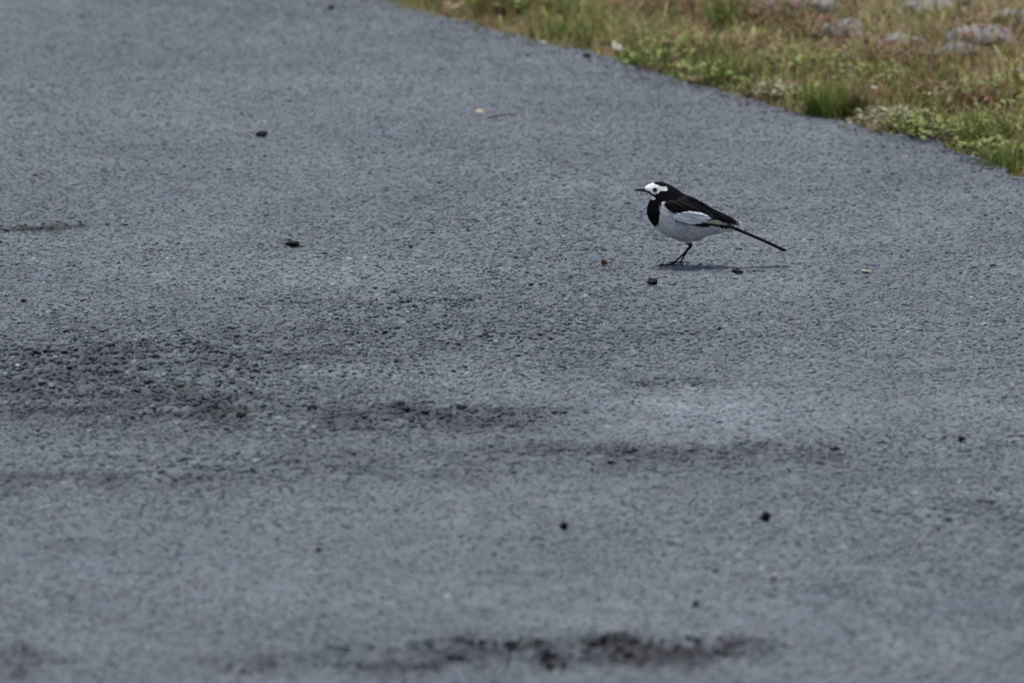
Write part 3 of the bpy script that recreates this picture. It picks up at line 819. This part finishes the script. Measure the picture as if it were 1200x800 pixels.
for i, (u, v, w, hh, lab) in enumerate(CRUMBS):
    me = lump('asphalt_crumb', (w * MMP * 1.25, w * MMP * 1.1, hh * MMP * 1.0), M['crumb'], 100 + i, 0.75)
    if 'pointed' in lab:
        for vt in me.vertices:
            if vt.co.z > 0: vt.co.x = vt.co.x * max(0.12, 1 - vt.co.z / 0.0085) - vt.co.z * 0.35
    o = on_road(me, 'asphalt_crumb', u, v, 0, random.uniform(0, 6.28) if 'pointed' not in lab else 0)
    tag(o, lab, 'crumb', 'dark crumbs lying on the road')
for u, v, w, lab in [(907, 676, 8, 'pale pinkish chip on the blurred lower right of the road'), (367, 506, 7, 'whitish chip below the pair of black crumbs'),
                     (20, 433, 7, 'whitish chip at the far left of the road')]:
    o = on_road(lump('stone_chip', (w * MMP, w * MMP, w * MMP * 0.8), M['pale'], int(u)), 'stone_chip', u, v, 0, u)
    tag(o, lab, 'chip', 'pale chips lying on the road')

def leaf_mesh(name, ln, wd, c0, c1, seed, curl=0.35, fold=0.3, nl=9, nw=4):
    """a dry leaf: pointed oval blade, folded along the midrib and curled, with thickness"""
    r_ = random.Random(seed); ph = r_.uniform(0, 6)
    vv, cc = [], []
    for i in range(nl):
        t = i / (nl - 1)
        w = wd / 2 * math.sin(math.pi * (0.04 + 0.94 * t) ** 0.85) ** 0.8
        ang = curl * (t - 0.5) * 2
        for k in range(nw + 1):
            q = k / nw * 2 - 1
            ww = w * (1 + 0.16 * math.sin(9 * t + ph + q))
            vv.append(((t - 0.5) * ln, q * ww, ln * 0.22 * (1 - math.cos(ang * 1.6)) + abs(q) * ww * fold + 0.03 * ln * math.sin(7 * t + 3 * q + ph)))
            m_ = r_.uniform(0, 1); dk = 0.55 if k == nw // 2 else 1.0
            cc.append([(a * (1 - m_) + b_ * m_) * dk for a, b_ in zip(c0, c1)])
    n = len(vv); vv = np.array(vv); bk = vv.copy(); bk[:, 2] -= 0.0004
    f = []; W = nw + 1
    for i in range(nl - 1):
        for k in range(nw):
            a = (i * W + k, (i + 1) * W + k, (i + 1) * W + k + 1, i * W + k + 1)
            f.append(a); f.append(tuple(n + z for z in a[::-1]))
    rim = list(range(W)) + [i * W + W - 1 for i in range(1, nl)] + [(nl - 1) * W + k for k in range(W - 2, -1, -1)] + [i * W for i in range(nl - 2, 0, -1)]
    for a, b_ in zip(rim, rim[1:] + rim[:1]): f.append((a, b_, n + b_, n + a))
    return mesh_np(name, np.vstack([vv, bk]), np.array(f), M['leaf'], np.vstack([cc, cc]))

o = on_road(leaf_mesh('leaf_fragment', 0.011, 0.010, (0.13, 0.055, 0.038), (0.20, 0.085, 0.06), 3, 1.2, 0.8), 'leaf_fragment', 707, 311, 0.0012, 0.7, R(50))
tag(o, 'tiny reddish leaf fragment on the road in front of the bird', 'leaf fragment')
o = on_road(leaf_mesh('leaf_fragment', 0.012, 0.012, (0.42, 0.33, 0.21), (0.50, 0.42, 0.30), 4, 0.9, 0.4), 'leaf_fragment', 562, 133, 0.001, 0.2, R(14))
tag(o, 'tiny pale tan leaf fragment beyond the bird, beside a twig', 'leaf fragment')
o = on_road(leaf_mesh('leaf_fragment', 0.014, 0.010, (0.36, 0.36, 0.24), (0.44, 0.42, 0.30), 5, 0.4, 0.2), 'leaf_fragment', 1016, 318, 0.0005, 0.1)
tag(o, 'tiny pale yellowish leaf fragment on the road right of the bird', 'leaf fragment')
o = on_road(leaf_mesh('dry_leaf', 0.020, 0.045, (0.40, 0.42, 0.36), (0.50, 0.50, 0.42), 6, 1.0, 0.4), 'dry_leaf', 727, 62, 0.002, 0.3, R(10))
tag(o, 'curled pale leaf at the border of road and grass', 'leaf')
o = on_road(leaf_mesh('leaf_fragment', 0.010, 0.014, (0.42, 0.45, 0.46), (0.52, 0.55, 0.56), 7, 0.8, 0.3), 'leaf_fragment', 637, 51, 0.001, 0.1)
tag(o, 'blurred whitish speck of leaf at the far road border', 'leaf fragment')

def rod(name, pts, r0, r1, mat, n=6):
    bm = bmesh.new(); prev = None; P = [Vector(p) for p in pts]
    for i, p in enumerate(P):
        d = (P[min(i + 1, len(P) - 1)] - P[max(i - 1, 0)]).normalized(); u = d.orthogonal().normalized(); w = d.cross(u)
        r_ = r0 + (r1 - r0) * i / (len(P) - 1)
        ring = [bm.verts.new(p + (u * math.cos(6.2832 * k / n) + w * math.sin(6.2832 * k / n)) * r_) for k in range(n)]
        if prev:
            for k in range(n): bm.faces.new((prev[k], prev[(k + 1) % n], ring[(k + 1) % n], ring[k]))
        else: bm.faces.new(ring[::-1])
        prev = ring
    bm.faces.new(prev)
    me = bpy.data.meshes.new(name); bm.to_mesh(me); bm.free(); me.materials.append(mat)
    return me
o = on_road(rod('twig', [(-0.022, -0.02, 0.001), (-0.008, 0.0, 0.002), (0.008, 0.012, 0.001), (0.024, 0.05, 0.002)], 0.0011, 0.0006, M['twig']), 'twig', 592, 136, 0.0)
tag(o, 'thin brownish twig lying on the road beyond the bird', 'twig')

# grit: crumbs too small to pick apart, one mass
def scatter(name, n, pick, proto_sizes, mat, label, cat):
    ico = bmesh.new(); bmesh.ops.create_icosphere(ico, subdivisions=1, radius=0.5)
    bv = np.array([v.co[:] for v in ico.verts]); bf = np.array([[v.index for v in f.verts] for f in ico.faces]); ico.free()
    P = pick(n)
    vs_, fs_ = [], []
    hz = road_h(P[:, 0], P[:, 1])
    for i in range(len(P)):
        s = rng.uniform(*proto_sizes) 
        v = bv * (1 + rng.uniform(-0.3, 0.3, (len(bv), 1))) * np.array([s, s * rng.uniform(0.7, 1.2), s * rng.uniform(0.5, 0.8)])
        a = rng.uniform(0, 6.28); c_, s_ = math.cos(a), math.sin(a)
        v = np.stack([v[:, 0] * c_ - v[:, 1] * s_, v[:, 0] * s_ + v[:, 1] * c_, v[:, 2]], 1)
        vs_.append(v + [P[i, 0], P[i, 1], hz[i] + s * 0.2]); fs_.append(bf + i * len(bv))
    o = link(bpy.data.objects.new(name, mesh_np(name, np.vstack(vs_), np.vstack(fs_), mat, smooth=False)))
    tag(o, label, cat, None, 'stuff')
    return o
def pick_road(n):
    y = rng.uniform(7.0, 13.4, n * 3); x = rng.uniform(-1.0, 1.2, n * 3)
    k = x < edge_x(y) - 0.01
    p = np.stack([x[k], y[k]], 1)[:n]
    return p
scatter('loose_grit', 700, pick_road, (0.0014, 0.0034), M['crumb'], 'fine dark grit strewn over the asphalt', 'grit')

def pick_border(n):
    y = rng.uniform(9.8, 13.8, n); d = -np.abs(rng.normal(0, 0.035, n))
    return np.stack([edge_x(y) + d, y], 1)
scatter('border_litter', 900, pick_border, (0.0015, 0.0055), M['twig'], 'brown crumbs of soil and litter along the road border', 'litter')

# ------------------------------------------------------------------ verge: grass, weeds, stones, leaves
GREENS = [(0.085, 0.15, 0.025), (0.13, 0.20, 0.038), (0.18, 0.24, 0.06)]
OLIVES = [(0.20, 0.205, 0.055), (0.24, 0.235, 0.075), (0.17, 0.165, 0.05)]
STRAW = [(0.29, 0.245, 0.13), (0.35, 0.31, 0.19), (0.24, 0.195, 0.105)]
RUST = [(0.17, 0.085, 0.042), (0.20, 0.11, 0.058), (0.14, 0.09, 0.06)]
PALS = [np.array(p) for p in (GREENS, OLIVES, STRAW, RUST)]

def blades(x, y, z, ln, wd, lean, az, colr):
    """n tapering blades, five points each"""
    n = len(x)
    dx, dy = np.cos(az), np.sin(az); px, py = -dy, dx
    out = np.empty((n, 7, 3), np.float32)
    for j, (t, w) in enumerate(((0.0, 1.0), (0.45, 0.85), (0.8, 0.5))):
        r_ = ln * lean * t * t; h = ln * t * np.sqrt(np.clip(1 - (lean * t) ** 2, 0.05, 1))
        for k, sgn in enumerate((-1, 1)):
            out[:, j * 2 + k, 0] = x + dx * r_ + sgn * px * wd * w / 2
            out[:, j * 2 + k, 1] = y + dy * r_ + sgn * py * wd * w / 2
            out[:, j * 2 + k, 2] = z + h
    out[:, 6, 0] = x + dx * ln * lean; out[:, 6, 1] = y + dy * ln * lean
    out[:, 6, 2] = z + ln * np.sqrt(np.clip(1 - lean ** 2, 0.04, 1))
    base = np.arange(n)[:, None] * 7
    q = np.array([[0, 1, 3], [0, 3, 2], [2, 3, 5], [2, 5, 4], [4, 5, 6]])
    f = (base[:, None, :] + q[None]).reshape(-1, 3)
    c = np.repeat(colr[:, None, :], 7, 1).copy()
    return out.reshape(-1, 3), f, c.reshape(-1, 3)

def pick_verge(n, dmin, dmax, ylo=10.0, yhi=15.2):
    y = rng.uniform(ylo, yhi, n); d = dmin + (dmax - dmin) * rng.random(n)
    return edge_x(y) + d, y, d

def grass_field(name, n, dmin, dmax, lnr, wdr, leanr, weights, label, clump=0.0, near_bias=False):
    x, y, d = pick_verge(n * 3, dmin, dmax)
    den = fbm(x * 6, y * 6, 131, 3)
    keep = rng.random(len(x)) < np.clip(0.15 + (den - 0.35) * 4.0 * clump + (1 - clump), 0.03, 1)
    if near_bias: keep &= rng.random(len(x)) < np.exp(-d / 0.18)
    x, y, d = x[keep][:n], y[keep][:n], d[keep][:n]
    m = len(x)
    z = verge_h(x, y) - 0.003
    # palette drifts from place to place
    g = fbm(x * 5 + 9, y * 5, 141, 3); b_ = fbm(x * 4, y * 4 + 30, 151, 3)
    sc = np.stack([weights[0] * np.exp(6 * (g - 0.5)) * np.exp(-d * 0.9), weights[1] * np.ones(m), weights[2] * np.exp(5 * (b_ - 0.5)), weights[3] * np.exp(-7 * (b_ - 0.5)) * (0.5 + d)], 1)
    sc /= sc.sum(1, keepdims=True); cs = np.cumsum(sc, 1); r_ = rng.random(m)[:, None]
    pal = (r_ > cs).sum(1).clip(0, 3)
    colr = np.array([PALS[p][rng.integers(0, 3)] for p in pal]) * rng.uniform(0.6, 1.5, (m, 1)) * np.array([1.0, 1.0, 0.85])
    ln = rng.uniform(*lnr, m) * (0.6 + 0.8 * fbm(x * 7, y * 7, 161, 2)) * np.where(d < 0.05, 0.55 + 9 * d.clip(0, 0.05), 1)
    v, f, c = blades(x, y, z, ln, rng.uniform(*wdr, m), rng.uniform(*leanr, m), rng.uniform(0, 6.28, m), colr)
    o = link(bpy.data.objects.new(name, mesh_np(name, v, f, M['grass'], c, smooth=False)))
    tag(o, label, 'grass', None, 'stuff')

grass_field('dead_thatch', 26000, -0.02, 2.4, (0.02, 0.055), (0.0016, 0.0042), (0.75, 0.985), (0.8, 1.1, 1.0, 2.3), 'matted dead thatch covering the verge soil', 0.45)
grass_field('verge_grass', 20000, 0.0, 2.3, (0.025, 0.075), (0.0014, 0.0036), (0.25, 0.97), (1.6, 2.0, 1.0, 1.5), 'thin olive and straw coloured grass of the verge', 0.8)
grass_field('border_grass', 15000, -0.035, 0.6, (0.012, 0.045), (0.0012, 0.0028), (0.3, 0.97), (3.4, 1.6, 0.6, 0.3), 'short green grass hanging over the road border', 0.3, True)

def tuft(u, v, n, h, spread, pal, label, name='grass_tuft', wd=(0.0014, 0.0028)):
    x0, y0 = ground_pt(u, v)
    z0 = float(verge_h(np.array([x0]), np.array([y0]))[0]) - 0.004
    a = rng.uniform(0, 6.28, n); r_ = spread * np.sqrt(rng.random(n)) * 0.5
    c = np.array([PALS[rng.choice(4, p=pal)][rng.integers(0, 3)] for _ in range(n)]) * rng.uniform(0.75, 1.3, (n, 1))
    ln = h * rng.uniform(0.5, 1.1, n)
    v_, f, cc = blades(np.cos(a) * r_, np.sin(a) * r_, np.zeros(n), ln, rng.uniform(*wd, n), np.clip(rng.uniform(0.1, 0.75, n), 0, 0.9), a + rng.normal(0, 0.7, n), c)
    o = link(bpy.data.objects.new(name, mesh_np(name, v_, f, M['grass'], cc, smooth=False)))
    o.location = (x0, y0, z0)
    tag(o, label, 'grass tuft', 'grass tufts on the verge')
tuft(975, 132, 420, 0.060, 0.075, [0.6, 0.4, 0, 0], 'dense dark green grass tuft right at the road border')
tuft(1145, 168, 130, 0.055, 0.05, [0.75, 0.2, 0.05, 0], 'bright green grass tuft near the right edge by the road')
tuft(1185, 190, 160, 0.045, 0.07, [0.7, 0.25, 0.05, 0], 'green grass tuft where the road border leaves the frame')
tuft(1006, 134, 60, 0.070, 0.02, [0, 0.1, 0.9, 0], 'slim upright straw tuft beside the dark green tuft')
tuft(855, 95, 150, 0.055, 0.09, [0.55, 0.35, 0.1, 0], 'olive green tuft behind the road border, left of dark tuft')
tuft(745, 72, 70, 0.035, 0.04, [0.9, 0.1, 0, 0], 'small bright green tuft next to the curled pale leaf')
tuft(855, 40, 110, 0.075, 0.07, [0.8, 0.2, 0, 0], 'tall light green tuft at the back of the verge')
tuft(760, 62, 140, 0.065, 0.10, [0.05, 0.3, 0.6, 0.05], 'straw coloured dry tuft behind the small bright tuft')
tuft(1090, 120, 150, 0.08, 0.09, [0.15, 0.5, 0.3, 0.05], 'loose olive and straw tuft in the middle of the verge')
tuft(670, 42, 130, 0.05, 0.09, [0.45, 0.4, 0.1, 0.05], 'blurred grey green tuft at the far road border')
tuft(600, 18, 150, 0.05, 0.10, [0.0, 0.2, 0.1, 0.7], 'blurred rust brown tuft at the far end of the verge')

# creeping broad-leaved weeds
def weed(u, v, n, spread, c0, c1, label, lsize=(0.006, 0.012), hgt=0.02):
    x0, y0 = ground_pt(u, v)
    z0 = float(verge_h(np.array([x0]), np.array([y0]))[0])
    root = link(bpy.data.objects.new('creeping_weed', None)); root.location = (x0, y0, max(z0, 0.0)); root.empty_display_size = 0.03
    tag(root, label, 'weed', 'broad-leaved weeds on the verge')
    vv, ff, cc, sv = [], [], [], []
    bm = bmesh.new()
    for i in range(n):
        a = rng.uniform(0, 6.28); rr = spread * math.sqrt(rng.random()); h = hgt * rng.uniform(0.3, 1.0)
        p = np.array([math.cos(a) * rr, math.sin(a) * rr, h])
        l = rng.uniform(*lsize); w = l * rng.uniform(0.45, 0.75); b_ = a + rng.normal(0, 0.8); tl = rng.uniform(-0.3, 0.7)
        d = np.array([math.cos(b_) * math.cos(tl), math.sin(b_) * math.cos(tl), math.sin(tl)]); q = np.array([-math.sin(b_), math.cos(b_), rng.uniform(-0.3, 0.3)])
        o_ = len(vv)
        vv += [p, p + d * l * 0.35 + q * w / 2, p + d * l * 0.75 + q * w * 0.42, p + d * l, p + d * l * 0.75 - q * w * 0.42, p + d * l * 0.35 - q * w / 2, p + d * l * 0.5 - np.array([0, 0, w * 0.15])]
        m_ = rng.random(); c = np.array(c0) * (1 - m_) + np.array(c1) * m_
        cc += [c] * 6 + [c * 0.85]
        ff += [(o_ + k, o_ + (k + 1) % 6, o_ + 6) for k in range(6)]
        if i % 3 == 0:
            s0 = Vector((p[0] * 0.2, p[1] * 0.2, -0.004)); s1 = Vector(p)
            dd = (s1 - s0).normalized(); uu = dd.orthogonal().normalized() * 0.0006; w2 = dd.cross(uu)
            r0 = [bm.verts.new(s0 + k) for k in (uu, w2, -uu, -w2)]; r1 = [bm.verts.new(s1 + k * 0.6) for k in (uu, w2, -uu, -w2)]
            for k in range(4): bm.faces.new((r0[k], r0[(k + 1) % 4], r1[(k + 1) % 4], r1[k]))
    link(bpy.data.objects.new('foliage', mesh_np('foliage', vv, ff, M['grass'], cc, smooth=False)), root)
    me = bpy.data.meshes.new('stem'); bm.to_mesh(me); bm.free(); me.materials.append(M['twig'])
    link(bpy.data.objects.new('stem', me), root)
YG = ((0.15, 0.21, 0.045), (0.23, 0.28, 0.08)); GR = ((0.11, 0.155, 0.035), (0.19, 0.23, 0.065)); PG = ((0.20, 0.22, 0.13), (0.30, 0.31, 0.20)); BR = ((0.13, 0.068, 0.04), (0.21, 0.12, 0.075))
weed(1050, 148, 170, 0.06, *PG, 'pale green creeping weed along the border right of the dark tuft')
weed(1095, 160, 120, 0.05, *YG, 'yellow green creeping weed between border and the right tufts')
weed(1165, 184, 130, 0.05, *YG, 'yellow green low weed at the border by the right edge')
weed(905, 116, 60, 0.035, *PG, 'small pale leaved weed left of the dark green tuft')
weed(880, 110, 70, 0.04, *GR, 'small green leaved weed on the border, left of the pale one')
weed(820, 92, 80, 0.05, *YG, 'olive low weed on the border above the open road')
weed(1140, 120, 120, 0.07, *GR, 'green leafy weed standing back from the border at right')
weed(1010, 85, 120, 0.08, *BR, 'brown withered weed in the middle of the verge', (0.006, 0.014), 0.05)
weed(940, 60, 140, 0.09, *BR, 'brown withered weed behind the dark green tuft', (0.006, 0.014), 0.05)
weed(1150, 75, 120, 0.09, *BR, 'brown withered weed near the pale stones', (0.006, 0.014), 0.05)
for k_, (u_, v_, pal_, lab_) in enumerate([
        (790, 74, YG, 'yellow green weed just behind the border, next to the dry tuft'), (850, 82, BR, 'brown withered weed behind the olive tuft'),
        (930, 92, YG, 'yellow green weed close behind the dark green tuft, on its left'), (1035, 112, YG, 'yellow green weed behind the whitish leaf'),
        (1075, 95, BR, 'brown withered weed below the small grey stone'), (1180, 135, YG, 'yellow green weed below the small stone at the right edge'),
        (1120, 140, BR, 'brown withered weed behind the bright green right tuft'), (900, 40, BR, 'brown withered weed in front of the long flat stone'),
        (780, 30, BR, 'blurred brown weed at the back left of the verge'), (640, 22, YG, 'blurred olive weed at the far left of the verge'),
        (1190, 165, GR, 'green leafy weed at the right edge above the border')]):
    weed(u_, v_, 130, 0.075, *pal_, lab_, (0.006, 0.014), 0.035)
for k_, (u_, v_, lab_) in enumerate([
        (835, 99, 'green leaved weed on the border between olive weed and tuft'), (950, 128, 'green leafy weed at the foot of the dark green tuft'),
        (1075, 158, 'green leaved weed on the border beside the long tan leaf'), (1130, 172, 'green leaved weed on the border below the right tuft'),
        (770, 82, 'green leaved weed on the border right of the small bright tuft'), (1000, 110, 'green leafy weed just behind the slim straw tuft')]):
    weed(u_, v_, 60, 0.05, *(GR if k_ % 2 else YG), lab_, (0.006, 0.013), 0.03)
weed(720, 40, 110, 0.08, *YG, 'blurred yellow green weed far along the border')

def on_verge(me, name, u, v, lift, rz, rx_=0.0, lab='', cat='', grp=None):
    x, y = ground_pt(u, v)
    z = float(verge_h(np.array([x]), np.array([y]))[0])
    o = link(bpy.data.objects.new(name, me)); o.location = (x, y, z + lift); o.rotation_euler = (rx_, 0, rz)
    tag(o, lab, cat, grp)
for i, (u, v, w, hh, lab) in enumerate([
        (1155, 62, 0.085, 0.035, 'broad pale grey stone at the back of the verge, rightmost'),
        (1115, 78, 0.055, 0.03, 'pale grey stone just left of and below the broad one'),
        (1085, 30, 0.07, 0.035, 'grey stone near the top edge above the brown weeds'),
        (985, 52, 0.06, 0.035, 'grey stone half hidden by withered weeds, centre of verge'),
        (935, 26, 0.09, 0.03, 'long flat grey stone near the top of the verge'),
        (875, 14, 0.09, 0.035, 'grey stone at the top edge behind the light green tuft'),
        (1185, 105, 0.04, 0.03, 'small grey stone at the right edge of the frame'),
        (1060, 62, 0.05, 0.03, 'small grey stone between the brown weeds'),
        (818, 4, 0.08, 0.04, 'blurred grey stone cut by the top edge')]):
    on_verge(lump('stone', (w * 1.5, w * 1.4, hh * 1.2), M['stone'], 300 + i, 0.15, 3), 'stone', u, v, hh * 0.02, i * 1.3, 0, lab, 'stone', 'grey stones in the verge')
for i, (u, v, l, c0, c1, lab) in enumerate([
        (912, 112, 0.022, (0.34, 0.40, 0.24), (0.42, 0.48, 0.30), 'pale green fallen leaf on the border left of the dark tuft'),
        (1024, 122, 0.014, (0.50, 0.50, 0.52), (0.58, 0.58, 0.60), 'small whitish leaf on the grass right of the dark tuft'),
        (1085, 164, 0.045, (0.34, 0.29, 0.17), (0.42, 0.36, 0.22), 'long tan leaf lying along the asphalt border'),
        (1045, 158, 0.035, (0.34, 0.30, 0.19), (0.42, 0.37, 0.25), 'tan leaf on the border below the pale creeping weed'),
        (1135, 66, 0.03, (0.17, 0.07, 0.04), (0.25, 0.11, 0.07), 'dark reddish leaf beside the pale grey stones'),
        (1090, 132, 0.026, (0.34, 0.24, 0.17), (0.42, 0.31, 0.24), 'curled pinkish tan leaf among the grass at right'),
        (575, 33, 0.05, (0.34, 0.30, 0.22), (0.42, 0.38, 0.30), 'blurred pale tan leaf on the far road border'),
        (612, 42, 0.05, (0.36, 0.32, 0.25), (0.44, 0.40, 0.33), 'blurred beige leaf on the border, nearer of two'),
        (590, 10, 0.05, (0.22, 0.08, 0.03), (0.30, 0.13, 0.05), 'blurred orange brown leaf far along the verge'),
        (532, 14, 0.032, (0.26, 0.17, 0.13), (0.33, 0.23, 0.18), 'blurred pinkish leaf at the far border near the top'),
        (815, 95, 0.03, (0.30, 0.22, 0.13), (0.38, 0.29, 0.18), 'brownish leaf lying flat on the border above the open road')]):
    on_verge(leaf_mesh('fallen_leaf', l, l * 0.55, c0, c1, 400 + i, 0.9, 0.35), 'fallen_leaf', u, v, 0.012, rng.uniform(-0.5, 0.5), R(rng.uniform(0, 25)), lab, 'leaf', 'fallen leaves on the verge')

# stony ground at the back of the verge: half-buried grey rubble, one mass
def rubble(n):
    ico = bmesh.new(); bmesh.ops.create_icosphere(ico, subdivisions=2, radius=0.5)
    bv = np.array([v.co[:] for v in ico.verts]); bf = np.array([[v.index for v in f.verts] for f in ico.faces]); ico.free()
    y = rng.uniform(11.9, 15.0, n); d = 0.50 + 1.5 * rng.random(n); x = edge_x(y) + d
    k = (fbm(x * 2.2, y * 1.6, 211, 2) > 0.42) & (d > 0.50 + 0.25 * vnoise(x * 3, y * 3, 213))
    x, y = x[k], y[k]; z = verge_h(x, y)
    vs_, fs_ = [], []
    for i in range(len(x)):
        s_ = rng.uniform(0.018, 0.060)
        n_ = rng.normal(size=3); n_ /= np.linalg.norm(n_)
        v = bv * (1 + rng.uniform(-0.12, 0.12, (len(bv), 1)))
        v = v - np.clip(v @ n_ - 0.3, 0, 1)[:, None] * n_
        v = v * np.array([s_ * rng.uniform(0.9, 1.6), s_ * rng.uniform(0.9, 1.4), s_ * rng.uniform(0.4, 0.7)])
        vs_.append(v + [x[i], y[i], z[i] + s_ * 0.14]); fs_.append(bf + i * len(bv))
    o = link(bpy.data.objects.new('verge_rubble', mesh_np('verge_rubble', np.vstack(vs_), np.vstack(fs_), M['stone'], smooth=False)))
    tag(o, 'half buried grey rubble among the grass at the back of the verge', 'rubble', None, 'stuff')
rubble(700)
